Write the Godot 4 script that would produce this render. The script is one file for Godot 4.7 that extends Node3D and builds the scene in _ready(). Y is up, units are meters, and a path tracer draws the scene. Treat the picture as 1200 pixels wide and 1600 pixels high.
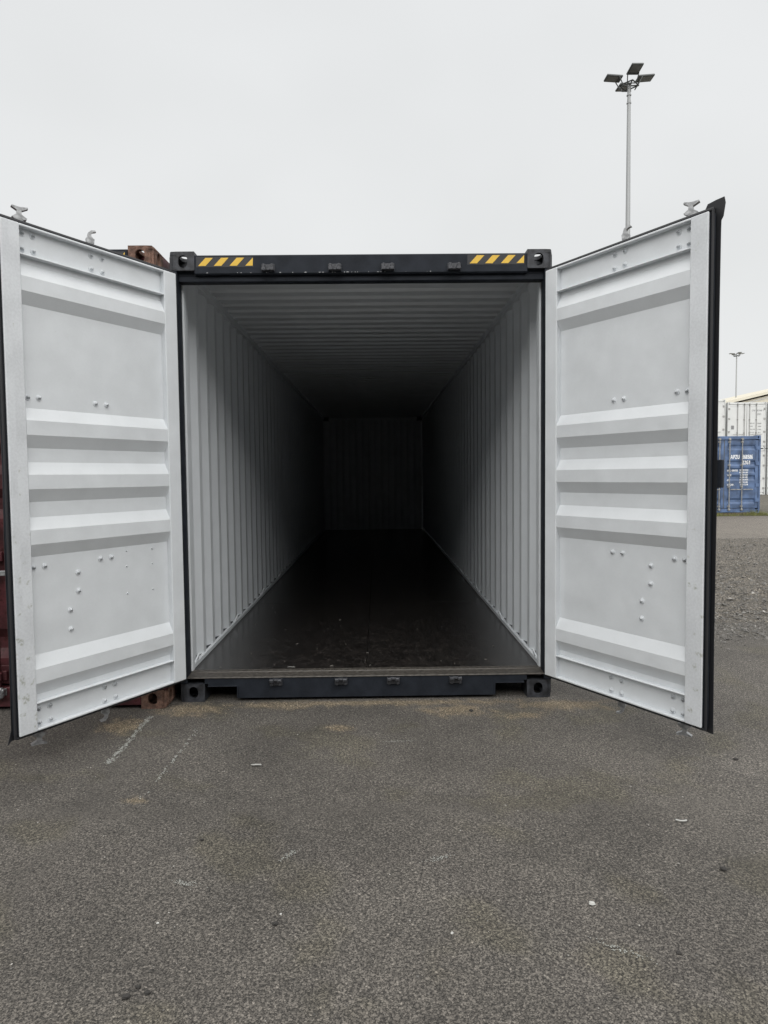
extends Node3D

# ---------------------------------------------------------------- mesh builder
class MB:
	var v := PackedVector3Array()
	var n := PackedVector3Array()
	var t := PackedVector2Array()
	func tri(a: Vector3, b: Vector3, c: Vector3, out: Vector3, na = null, nb = null, nc = null) -> void:
		var m := (b - a).cross(c - a)
		if m.length_squared() < 1e-16: return
		m = m.normalized()
		if m.dot(out) < 0.0: m = -m
		else:
			var q := b; b = c; c = q
			var qn = nb; nb = nc; nc = qn
		v.append(a); v.append(b); v.append(c)
		n.append(m if na == null else na); n.append(m if nb == null else nb); n.append(m if nc == null else nc)
		for p in [a, b, c]: t.append(flat(p, m))
	func flat(p: Vector3, m: Vector3) -> Vector2:
		var k := m.abs()
		if k.y >= k.x and k.y >= k.z: return Vector2(p.x, p.z)
		return Vector2(p.z, -p.y) if k.x > k.z else Vector2(p.x, -p.y)
	func quad(a: Vector3, b: Vector3, c: Vector3, d: Vector3, out: Vector3) -> void:
		tri(a, b, c, out); tri(a, c, d, out)
	func fan(p: Array, out: Vector3) -> void:
		for i in range(1, p.size() - 1): tri(p[0], p[i], p[i + 1], out)
	func box(lo: Vector3, hi: Vector3, w := 0.0) -> void:
		var c := (lo + hi) / 2.0
		var h := ((hi - lo) / 2.0).abs()
		w = minf(w, minf(h.x, minf(h.y, h.z)) * 0.6)
		for ax in 3:
			var b := (ax + 1) % 3
			var d := (ax + 2) % 3
			for s in [-1.0, 1.0]:
				var o := Vector3.ZERO; o[ax] = s
				var q := []
				for k in [[-1, -1], [1, -1], [1, 1], [-1, 1]]:
					var p := Vector3.ZERO
					p[ax] = s * h[ax]; p[b] = k[0] * (h[b] - w); p[d] = k[1] * (h[d] - w)
					q.append(c + p)
				fan(q, o)
				if w <= 0.0: continue
				for s2 in [-1.0, 1.0]:
					var q2 := []
					for k in [-1.0, 1.0]:
						var p := Vector3.ZERO
						p[ax] = s * h[ax]; p[b] = s2 * (h[b] - w); p[d] = k * (h[d] - w); q2.append(c + p)
					for k in [1.0, -1.0]:
						var p := Vector3.ZERO
						p[ax] = s * (h[ax] - w); p[b] = s2 * h[b]; p[d] = k * (h[d] - w); q2.append(c + p)
					var oo := Vector3.ZERO; oo[ax] = s; oo[b] = s2
					fan(q2, oo)
		if w > 0.0:
			for sx in [-1.0, 1.0]:
				for sy in [-1.0, 1.0]:
					for sz in [-1.0, 1.0]:
						var s := Vector3(sx, sy, sz)
						tri(c + s * (h - Vector3(0, w, w)), c + s * (h - Vector3(w, 0, w)), c + s * (h - Vector3(w, w, 0)), s)
	func tube(a: Vector3, b: Vector3, r1: float, r2: float, seg := 12, caps := true) -> void:
		var d := (b - a).normalized()
		var x := d.cross(Vector3.UP if absf(d.y) < 0.9 else Vector3.RIGHT).normalized()
		var y := d.cross(x)
		for i in seg:
			var e := x * cos(TAU * i / seg) + y * sin(TAU * i / seg)
			var f := x * cos(TAU * (i + 1) / seg) + y * sin(TAU * (i + 1) / seg)
			tri(a + e * r1, a + f * r1, b + f * r2, e + f, e, f, f)
			tri(a + e * r1, b + f * r2, b + e * r2, e + f, e, f, e)
			if caps:
				tri(a, a + e * r1, a + f * r1, -d)
				tri(b, b + e * r2, b + f * r2, d)
	# a flat outline P (2D) in the plane o + ex, ey, given a thickness along ez
	func prism(p: PackedVector2Array, o: Vector3, ex: Vector3, ey: Vector3, ez: Vector3, caps := true) -> void:
		var ix := Geometry2D.triangulate_polygon(p)
		var z := ez.normalized()
		if caps:
			for i in range(0, ix.size(), 3):
				var a := o + ex * p[ix[i]].x + ey * p[ix[i]].y
				var b := o + ex * p[ix[i + 1]].x + ey * p[ix[i + 1]].y
				var c := o + ex * p[ix[i + 2]].x + ey * p[ix[i + 2]].y
				tri(a, b, c, -z); tri(a + ez, b + ez, c + ez, z)
		var cw := Geometry2D.is_polygon_clockwise(p)
		for i in p.size():
			var e := p[i]
			var f := p[(i + 1) % p.size()]
			var m := (f - e).orthogonal() * (1.0 if cw else -1.0)
			if Geometry2D.is_point_in_polygon((e + f) / 2.0 + m.normalized() * 1e-4, p): m = -m
			var a := o + ex * e.x + ey * e.y
			var b := o + ex * f.x + ey * f.y
			quad(a, b, b + ez, a + ez, ex * m.x + ey * m.y)
	# a bent sheet: profile P (2D along e1, e2) swept along ez, with thickness th along -e2
	func sheet(p: PackedVector2Array, o: Vector3, e1: Vector3, e2: Vector3, ez: Vector3, th: float) -> void:
		var k := e2 * th
		for i in p.size() - 1:
			var a := o + e1 * p[i].x + e2 * p[i].y
			var b := o + e1 * p[i + 1].x + e2 * p[i + 1].y
			var q := p[i + 1] - p[i]
			var m := (e2 * absf(q.x) - e1 * q.y * signf(q.x)) if q.x != 0.0 else -e1 * signf(q.y)
			quad(a, b, b + ez, a + ez, m)
			if th > 0.0:
				quad(a - k, b - k, b + ez - k, a + ez - k, -m)
				quad(a, b, b - k, a - k, -ez); quad(a + ez, b + ez, b + ez - k, a + ez - k, ez)
		if th > 0.0:
			for i in [0, p.size() - 1]:
				var a := o + e1 * p[i].x + e2 * p[i].y
				quad(a, a + ez, a + ez - k, a - k, -e1 if i == 0 else e1)
	# plate w by h by th (ex, ey unit, ez unit is the front) with an upright oval hole (half sizes rx, ry) at c
	func holed(o: Vector3, ex: Vector3, ey: Vector3, ez: Vector3, w: float, h: float, th: float, c: Vector2, rx: float, ry: float) -> void:
		var ring := []
		var rim := []
		var angs := []
		for i in 20: angs.append(TAU * i / 20.0)
		for q in [Vector2(0, 0), Vector2(w, 0), Vector2(w, h), Vector2(0, h)]: angs.append(fposmod((q - c).angle(), TAU))
		angs.sort()
		for a in angs:
			var d := Vector2(cos(a), sin(a))
			var r := minf(rx, ry)
			var core := Vector2(clampf(d.x * 9.0, -1, 1) * (rx - r), clampf(d.y * 9.0, -1, 1) * (ry - r))
			ring.append(c + core + d * r)
			var k := INF
			if d.x > 1e-6: k = minf(k, (w - c.x) / d.x)
			if d.x < -1e-6: k = minf(k, -c.x / d.x)
			if d.y > 1e-6: k = minf(k, (h - c.y) / d.y)
			if d.y < -1e-6: k = minf(k, -c.y / d.y)
			rim.append(c + d * k)
		for i in ring.size():
			var j := (i + 1) % ring.size()
			var a: Vector3 = o + ex * ring[i].x + ey * ring[i].y
			var b: Vector3 = o + ex * ring[j].x + ey * ring[j].y
			var e: Vector3 = o + ex * rim[i].x + ey * rim[i].y
			var f: Vector3 = o + ex * rim[j].x + ey * rim[j].y
			quad(a, b, f, e, ez)
			quad(a - ez * th, b - ez * th, f - ez * th, e - ez * th, -ez)
			var inw: Vector2 = c - (ring[i] + ring[j]) / 2.0
			quad(a, b, b - ez * th, a - ez * th, ex * inw.x + ey * inw.y)
	func mesh() -> ArrayMesh:
		var a := []
		a.resize(Mesh.ARRAY_MAX)
		a[Mesh.ARRAY_VERTEX] = v; a[Mesh.ARRAY_NORMAL] = n; a[Mesh.ARRAY_TEX_UV] = t
		var m := ArrayMesh.new()
		m.add_surface_from_arrays(Mesh.PRIMITIVE_TRIANGLES, a)
		return m

var M := {}
var used := {}
var rng := RandomNumberGenerator.new()

func numbered(called: String) -> String:
	used[called] = used.get(called, -1) + 1
	return called if used[called] == 0 else "%s_%03d" % [called, used[called]]
func put(mb, called: String, mat: Material, parent: Node3D) -> MeshInstance3D:
	var o := MeshInstance3D.new()
	o.mesh = mb.mesh() if mb is MB else mb
	o.material_override = mat
	o.name = called
	parent.add_child(o, true)
	return o
func inst(mesh: Mesh, called: String, mat: Material, parent: Node3D, at: Vector3, basis_ := Basis()) -> MeshInstance3D:
	var o := put(mesh, called, mat, parent)
	o.transform = Transform3D(basis_, at)
	return o
func thing(called: String, label: String, category: String, at := Vector3.ZERO, group := "") -> Node3D:
	var o := Node3D.new()
	o.name = numbered(called)
	add_child(o)
	o.position = at
	o.set_meta("label", label); o.set_meta("category", category)
	if group != "": o.set_meta("group", group)
	return o
func tag(o: Node3D, label: String, category: String, group := "", kind := "") -> void:
	o.set_meta("label", label); o.set_meta("category", category)
	if group != "": o.set_meta("group", group)
	if kind != "": o.set_meta("kind", kind)
func structure(mb, called: String, mat: Material, label := "", category := "") -> MeshInstance3D:
	var o := put(mb, called, mat, self)
	o.set_meta("kind", "structure")
	if label != "": o.set_meta("label", label); o.set_meta("category", category)
	return o
func bx(lo: Vector3, hi: Vector3, w := 0.003) -> MB:
	var m := MB.new()
	m.box(Vector3(minf(lo.x, hi.x), minf(lo.y, hi.y), minf(lo.z, hi.z)), Vector3(maxf(lo.x, hi.x), maxf(lo.y, hi.y), maxf(lo.z, hi.z)), w)
	return m

# ---------------------------------------------------------------- materials
func lin(r: float, g: float, b: float) -> Color:
	return Color(r, g, b).linear_to_srgb()
func noise(kind: int, freq: float, seed_: int, oct := 3) -> FastNoiseLite:
	var f := FastNoiseLite.new()
	f.noise_type = kind; f.frequency = freq; f.seed = seed_
	f.fractal_type = FastNoiseLite.FRACTAL_FBM if oct > 1 else FastNoiseLite.FRACTAL_NONE
	f.fractal_octaves = oct
	return f
func bytes_of(f: FastNoiseLite, w: int, h: int) -> PackedByteArray:
	var im := f.get_seamless_image(w, h)
	im.convert(Image.FORMAT_L8)
	return im.get_data()
func tex(w: int, h: int, fmt: int, data: PackedByteArray) -> ImageTexture:
	var im := Image.create_from_data(w, h, false, fmt, data)
	im.generate_mipmaps()
	return ImageTexture.create_from_image(im)
# a grey tint map: coarse tone, fine tone and small marks where the noise passes a threshold
func wear_map(side: int, seed_: int, amount: float, marks: float, mark_tone: Color) -> ImageTexture:
	var a := bytes_of(noise(FastNoiseLite.TYPE_SIMPLEX_SMOOTH, 5.0 / side, seed_, 4), side, side)
	var b := bytes_of(noise(FastNoiseLite.TYPE_SIMPLEX_SMOOTH, 60.0 / side, seed_ + 1, 3), side, side)
	var c := bytes_of(noise(FastNoiseLite.TYPE_SIMPLEX_SMOOTH, 24.0 / side, seed_ + 2, 5), side, side)
	var d := PackedByteArray()
	d.resize(side * side * 3)
	for i in side * side:
		var k := 1.0 + amount * ((a[i] - 128) * 0.006 + (b[i] - 128) * 0.002) - amount * 0.5
		var m := clampf((c[i] / 255.0 - (1.0 - marks)) * 9.0, 0.0, 1.0) * (0.35 + b[i] / 400.0)
		d[i * 3] = int(clampf(lerpf(k, mark_tone.r, m), 0, 1) * 255)
		d[i * 3 + 1] = int(clampf(lerpf(k, mark_tone.g, m), 0, 1) * 255)
		d[i * 3 + 2] = int(clampf(lerpf(k, mark_tone.b, m), 0, 1) * 255)
	return tex(side, side, Image.FORMAT_RGB8, d)
func mat(called: String, c: Color, rough: float, metal := 0.0, map: Texture2D = null, scale_ := 1.0, bump: Texture2D = null, bump_cm := 0.0) -> StandardMaterial3D:
	var m := StandardMaterial3D.new()
	m.resource_name = called
	m.albedo_color = c; m.roughness = rough; m.metallic = metal
	if map != null:
		m.albedo_texture = map
	if bump != null:
		m.heightmap_enabled = true; m.heightmap_texture = bump; m.heightmap_scale = bump_cm
	if map != null or bump != null:
		m.uv1_triplanar = true
		m.uv1_scale = Vector3.ONE * scale_
	M[called] = m
	return m

func asphalt_maps(side: int) -> Array:
	var cell := noise(FastNoiseLite.TYPE_CELLULAR, 1.0 / 5.6, 11, 1)
	cell.cellular_return_type = FastNoiseLite.RETURN_DISTANCE2_SUB
	cell.cellular_jitter = 1.0
	var edge := bytes_of(cell, side, side)
	cell.cellular_return_type = FastNoiseLite.RETURN_CELL_VALUE
	var tone := bytes_of(cell, side, side)
	var worm := bytes_of(noise(FastNoiseLite.TYPE_SIMPLEX_SMOOTH, 1.0 / 10.0, 5, 3), side, side)
	var broad := bytes_of(noise(FastNoiseLite.TYPE_SIMPLEX_SMOOTH, 1.0 / 300.0, 8, 4), side, side)
	var d := PackedByteArray()
	d.resize(side * side * 3)
	var hgt := PackedByteArray()
	hgt.resize(side * side)
	for i in side * side:
		var g := minf(1.0, edge[i] / 90.0)                      # 0 in the crevice between two stones
		var w := (worm[i] - 128) / 128.0
		var gap := clampf(1.0 - g, 0, 1) * clampf(0.62 - w * 1.7, 0.15, 1.0)
		var k := 137.0 + (tone[i] - 128) * 0.24 + w * 14.0 + (broad[i] - 128) * 0.05
		k = lerpf(k, 46.0, gap)
		if tone[i] > 252: k += 24.0
		d[i * 3] = int(clampf(k * 1.035, 0, 255)); d[i * 3 + 1] = int(clampf(k * 0.992, 0, 255)); d[i * 3 + 2] = int(clampf(k * 0.935, 0, 255))
		hgt[i] = int(clampf(90 + g * 90.0 + w * 55.0, 0, 255))
	return [tex(side, side, Image.FORMAT_RGB8, d), tex(side, side, Image.FORMAT_L8, hgt)]

# dark varnished plywood: long grain, pale scratches and dusty smears
func floor_map(w: int, h: int, seed_: int) -> ImageTexture:
	var r := RandomNumberGenerator.new()
	r.seed = seed_
	var a := bytes_of(noise(FastNoiseLite.TYPE_SIMPLEX_SMOOTH, 1.0 / 60.0, seed_, 4), w, h)
	var dust := bytes_of(noise(FastNoiseLite.TYPE_SIMPLEX_SMOOTH, 1.0 / 22.0, seed_ + 3, 5), w, h)
	var d := PackedByteArray()
	d.resize(w * h * 3)
	for y in h:
		var row := r.randf_range(-2.0, 2.0)
		for x in w:
			var i := y * w + x
			var k := 31.0 + (a[i] - 128) * 0.09 + row * 0.4
			k += clampf((dust[i] - 150) * 0.35, 0, 22)
			d[i * 3] = int(k * 1.04); d[i * 3 + 1] = int(k * 0.97); d[i * 3 + 2] = int(k * 0.93)
	for s in 120:
		var x := r.randf() * w
		var y := r.randf() * h
		var ang := r.randfn(PI / 2.0, 0.5)
		var n_ := r.randi_range(10, 120)
		var tone := r.randi_range(40, 88)
		for q in n_:
			ang += r.randf_range(-0.004, 0.004)
			x = fposmod(x + cos(ang), w); y = fposmod(y + sin(ang), h)
			if r.randf() < 0.3: continue
			var i := (int(y) * w + int(x)) * 3
			var i2 := (int(y) * w + (int(x) + 1) % w) * 3
			for q2 in ([i, i2] if s % 2 == 0 else [i]):
				d[q2] = tone; d[q2 + 1] = int(tone * 0.95); d[q2 + 2] = int(tone * 0.88)
	for row in 9:
		for col in 6:
			var cx := int((col + 0.5) * w / 6.0) + r.randi_range(-3, 3)
			var cy := int((row + 0.5) * h / 9.0) + r.randi_range(-2, 2)
			for dy in range(-2, 3):
				for dx in range(-2, 3):
					if dx * dx + dy * dy > 5: continue
					var i := ((cy + dy) * w + cx + dx) * 3
					d[i] = 66; d[i + 1] = 64; d[i + 2] = 62
	return tex(w, h, Image.FORMAT_RGB8, d)

# painted upright of a door: grey scuffs with outlines of their own, most of them near the foot
func scuff_map(w: int, h: int, seed_: int, much: float) -> ImageTexture:
	var a := bytes_of(noise(FastNoiseLite.TYPE_SIMPLEX_SMOOTH, 1.0 / 44.0, seed_, 4), w, h)
	var b := bytes_of(noise(FastNoiseLite.TYPE_SIMPLEX_SMOOTH, 1.0 / 7.0, seed_ + 1, 3), w, h)
	var z := bytes_of(noise(FastNoiseLite.TYPE_SIMPLEX_SMOOTH, 1.0 / 120.0, seed_ + 2, 2), w, h)
	var d := PackedByteArray()
	d.resize(w * h * 3)
	for y in h:
		var low := clampf((y / float(h) - 0.35) * 1.8, 0.0, 1.0)
		for x in w:
			var i := y * w + x
			var k := 0.97 + (b[i] - 128) * 0.00025 + (z[i] - 128) * 0.0003
			var mark := clampf((a[i] / 255.0 - (0.90 - 0.24 * low * much)) * 8.0, 0, 1) * clampf((b[i] - 90) / 90.0, 0, 1)
			k = lerpf(k, 0.72, mark * 0.8)
			d[i * 3] = int(clampf(k, 0, 1) * 255); d[i * 3 + 1] = int(clampf(k * 0.998, 0, 1) * 255); d[i * 3 + 2] = int(clampf(k * lerpf(1.0, 0.95, mark), 0, 1) * 255)
	return tex(w, h, Image.FORMAT_RGB8, d)

func make_materials() -> void:
	var fine := wear_map(512, 21, 0.025, 0.09, Color(0.90, 0.895, 0.88))
	var steel := wear_map(512, 31, 0.22, 0.14, Color(1.0, 0.93, 0.86))
	var rusty := wear_map(512, 41, 0.35, 0.34, Color(0.62, 0.48, 0.40))
	var orange_peel := tex(256, 256, Image.FORMAT_L8, bytes_of(noise(FastNoiseLite.TYPE_SIMPLEX_SMOOTH, 1.0 / 9.0, 51, 3), 256, 256))
	var dents := tex(256, 256, Image.FORMAT_L8, bytes_of(noise(FastNoiseLite.TYPE_SIMPLEX_SMOOTH, 1.0 / 70.0, 52, 3), 256, 256))
	mat("white_paint", lin(0.69, 0.72, 0.745), 0.42, 0.0, fine, 0.9, dents, 0.30)
	mat("navy_paint", lin(0.023, 0.027, 0.035), 0.5, 0.0, wear_map(512, 35, 0.16, 0.12, Color(1.0, 0.99, 0.96)), 1.3, orange_peel, 0.02).metallic_specular = 0.25
	mat("cast_steel", lin(0.048, 0.052, 0.062), 0.58, 0.0, wear_map(512, 37, 0.42, 0.26, Color(1.0, 0.97, 0.93)), 3.0, orange_peel, 0.08)
	mat("worn_keeper", lin(0.075, 0.078, 0.088), 0.4, 0.3, steel, 9.0, orange_peel, 0.1)
	mat("threshold_steel", lin(0.105, 0.095, 0.083), 0.5, 0.2, wear_map(512, 61, 0.35, 0.25, Color(1.0, 0.95, 0.9)), 5.0)
	mat("rubber", lin(0.012, 0.013, 0.016), 0.6)
	mat("galvanised", lin(0.42, 0.43, 0.44), 0.45, 0.55, steel, 6.0)
	mat("yellow_print", lin(0.72, 0.46, 0.055), 0.5, 0.0, fine, 6.0)
	mat("black_print", lin(0.022, 0.023, 0.026), 0.5)
	mat("rust", lin(0.23, 0.135, 0.10), 0.85, 0.0, rusty, 3.0, orange_peel, 0.15)
	mat("maroon_paint", lin(0.125, 0.030, 0.036), 0.6, 0.0, rusty, 0.8, dents, 0.3)
	mat("blue_paint", lin(0.092, 0.152, 0.285), 0.55, 0.0, wear_map(512, 71, 0.25, 0.25, Color(0.95, 0.85, 0.72)), 0.45, dents, 0.4)
	mat("reefer_white", lin(0.54, 0.55, 0.545), 0.5, 0.0, fine, 0.4)
	mat("dark_seal", lin(0.10, 0.105, 0.11), 0.7)
	mat("grey_rod", lin(0.34, 0.34, 0.33), 0.5, 0.3, steel, 2.0)
	mat("white_print", lin(0.78, 0.79, 0.78), 0.6)
	mat("grey_print", lin(0.16, 0.165, 0.17), 0.6)
	mat("mast_steel", lin(0.27, 0.28, 0.285), 0.5, 0.1)
	mat("lamp_case", lin(0.065, 0.07, 0.07), 0.5, 0.2)
	mat("lamp_glass", lin(0.16, 0.165, 0.16), 0.25)
	mat("cream_cladding", lin(0.56, 0.53, 0.44), 0.7, 0.0, fine, 0.1)
	mat("stone", lin(0.035, 0.033, 0.031), 0.9)
	mat("white_chip", lin(0.46, 0.46, 0.44), 0.7)
	mat("timber", lin(0.16, 0.12, 0.085), 0.85, 0.0, rusty, 2.0)
	for k in 3:
		var f := mat("plywood_%d" % k, Color.WHITE, 0.26)
		f.albedo_texture = floor_map(512, 1024, 100 + k * 7)
		f.uv1_scale = Vector3(1.0 / 1.2, 1.0 / 2.4, 1)
		f.uv1_offset = Vector3(0.13 * k, 0.37 * k, 0)
	for k in 2:
		var f := mat("scuffed_paint_%d" % k, lin(0.69, 0.72, 0.745), 0.45)
		f.albedo_texture = scuff_map(64, 1024, 200 + 5 * k, 1.0 if k == 0 else 0.8)
		f.uv1_scale = Vector3(1.0 / 0.16, 1.0 / 2.6, 1)
		f.uv1_offset = Vector3(0.3, 2.76 / 2.6, 0)
	var am := asphalt_maps(2048)
	var g := StandardMaterial3D.new()
	g.albedo_texture = am[0]; g.roughness = 0.82
	g.heightmap_enabled = true; g.heightmap_texture = am[1]; g.heightmap_scale = 0.55
	g.vertex_color_use_as_albedo = true
	g.uv1_scale = Vector3(1.0 / 2.7, 1.0 / 2.7, 1)
	M["asphalt"] = g
	var lane: StandardMaterial3D = g.duplicate()
	lane.uv1_scale = Vector3(1.0 / 5.1, 1.0 / 5.1, 1)
	M["lane"] = lane
	var pl: StandardMaterial3D = g.duplicate()
	pl.uv1_scale = Vector3(1.0 / 6.3, 1.0 / 6.3, 1); pl.heightmap_scale = 1.5
	M["planings"] = pl

# ---------------------------------------------------------------- container pieces
func casting_mesh(s: Vector3) -> ArrayMesh:
	# outer corner at the origin; s points outwards on the three axes
	var m := MB.new()
	var d := Vector3(0.162, 0.118, 0.178)
	var th := 0.022
	var o := Vector3.ZERO
	var X := Vector3(-s.x, 0, 0)
	var Y := Vector3(0, -s.y, 0)
	var Z := Vector3(0, 0, -s.z)
	m.holed(o, X, Y, -Z, d.x, d.y, th, Vector2(0.089, 0.062), 0.030, 0.039)          # end
	m.holed(o - X * 0.0, Z, Y, -X, d.z, d.y, th, Vector2(0.085, 0.062), 0.030, 0.038)  # side
	m.holed(o, X, Z, -Y, d.x, d.z, th, Vector2(0.083, 0.095), 0.032, 0.058)           # top or bottom
	var e := X * d.x; var f := Y * d.y; var g := Z * d.z
	m.quad(e, e + f, e + f + g, e + g, X); m.quad(e - X * th, e - X * th + f, e - X * th + f + g, e - X * th + g, -X)
	m.quad(g, g + e, g + e + f, g + f, Z); m.quad(g - Z * th, g + e - Z * th, g + e + f - Z * th, g + f - Z * th, -Z)
	m.quad(f, f + e, f + e + g, f + g, Y); m.quad(f - Y * th, f + e - Y * th, f + e + g - Y * th, f + g - Y * th, -Y)
	# round the long outer edges a little: pull the rim vertices of the outer corner in
	for i in m.v.size():
		var p := m.v[i]
		var a := absf(p.x); var b := absf(p.y); var c := absf(p.z)
		var r := 0.022
		if a < r and b < r:
			var q := Vector2(r - a, r - b)
			if q.length() > r: q = q.normalized() * r
			p.x = -s.x * (r - q.x); p.y = -s.y * (r - q.y)
		a = absf(p.x)
		if a < r and c < r:
			var q := Vector2(r - a, r - c)
			if q.length() > r: q = q.normalized() * r
			p.x = -s.x * (r - q.x); p.z = -s.z * (r - q.y)
		m.v[i] = p
	return m.mesh()
var cast_cache := {}
func castings(parent: Node3D, h: float, length: float, mt: Material, front_y := [0.0, 1.0]) -> void:
	for sx in [-1.0, 1.0]:
		for sy in [-1.0, 1.0]:
			for sz in [-1.0, 1.0]:
				var s := Vector3(sx, sy, sz)
				if not cast_cache.has(s): cast_cache[s] = casting_mesh(s)
				inst(cast_cache[s], "corner_casting", mt, parent, Vector3(sx * 1.219, h if sy > 0 else 0.0, 0.0 if sz > 0 else -length))
func keeper_mesh() -> ArrayMesh:
	var m := MB.new()
	m.box(Vector3(-0.042, -0.022, 0.0), Vector3(0.042, 0.022, 0.009), 0.002)
	m.box(Vector3(-0.040, 0.004, 0.009), Vector3(-0.012, 0.024, 0.040), 0.004)
	m.box(Vector3(0.012, 0.004, 0.009), Vector3(0.040, 0.024, 0.040), 0.004)
	m.box(Vector3(-0.036, -0.020, 0.009), Vector3(-0.018, 0.004, 0.030), 0.003)
	m.box(Vector3(0.018, -0.020, 0.009), Vector3(0.036, 0.004, 0.030), 0.003)
	m.box(Vector3(-0.012, 0.008, 0.009), Vector3(0.012, 0.018, 0.022), 0.002)
	return m.mesh()
func bolt_mesh(r: float, washer := true) -> ArrayMesh:
	var m := MB.new()
	if washer: m.tube(Vector3.ZERO, Vector3(0, 0, 0.003), r * 1.45, r * 1.35, 14)
	var z := 0.003 if washer else 0.0
	m.tube(Vector3(0, 0, z), Vector3(0, 0, z + r * 0.45), r, r * 0.9, 10, false)
	m.tube(Vector3(0, 0, z + r * 0.45), Vector3(0, 0, z + r * 0.75), r * 0.9, r * 0.55, 10, false)
	m.tube(Vector3(0, 0, z + r * 0.75), Vector3(0, 0, z + r * 0.85), r * 0.55, r * 0.1, 10)
	return m.mesh()
func cam_mesh(which: int) -> ArrayMesh:
	# forged end of a lock rod; the rod comes in from below at the origin
	var m := MB.new()
	var p := PackedVector2Array()
	if which == 0:   # anvil with two horns
		p = PackedVector2Array([Vector2(-0.022, -0.012), Vector2(0.030, -0.012), Vector2(0.034, -0.004), Vector2(0.010, 0.012), Vector2(0.009, 0.030), Vector2(0.040, 0.046), Vector2(0.038, 0.053), Vector2(0.0, 0.050), Vector2(-0.034, 0.055), Vector2(-0.038, 0.049), Vector2(-0.012, 0.034), Vector2(-0.014, 0.014), Vector2(-0.036, -0.002)])
		m.prism(p, Vector3(0, 0, -0.013), Vector3.RIGHT, Vector3.UP, Vector3(0, 0, 0.026))
	else:            # curled hook
		p = PackedVector2Array([Vector2(-0.020, -0.012), Vector2(0.020, -0.012), Vector2(0.022, 0.010), Vector2(0.006, 0.022), Vector2(0.004, 0.036), Vector2(0.014, 0.047), Vector2(0.032, 0.052), Vector2(0.026, 0.060), Vector2(0.004, 0.056), Vector2(-0.010, 0.043), Vector2(-0.014, 0.024), Vector2(-0.022, 0.012)])
		m.prism(p, Vector3(0, 0, -0.012), Vector3.RIGHT, Vector3.UP, Vector3(0, 0, 0.024))
	m.tube(Vector3(0, -0.05, 0), Vector3(0, -0.008, 0), 0.021, 0.021, 12)
	return m.mesh()
func corrugation(length: float, start: float, pitch: Array, depth: float) -> PackedVector2Array:
	# along, height: flats at 0 and at -depth
	var p := PackedVector2Array([Vector2(0, 0)])
	var x := start
	while x + pitch[0] + pitch[1] + pitch[2] + pitch[3] < length:
		p.append(Vector2(x, 0)); p.append(Vector2(x + pitch[1], -depth))
		p.append(Vector2(x + pitch[1] + pitch[2], -depth)); p.append(Vector2(x + pitch[1] + pitch[2] + pitch[3], 0))
		x += pitch[0] + pitch[1] + pitch[2] + pitch[3]
	p.append(Vector2(length, 0))
	return p

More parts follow.
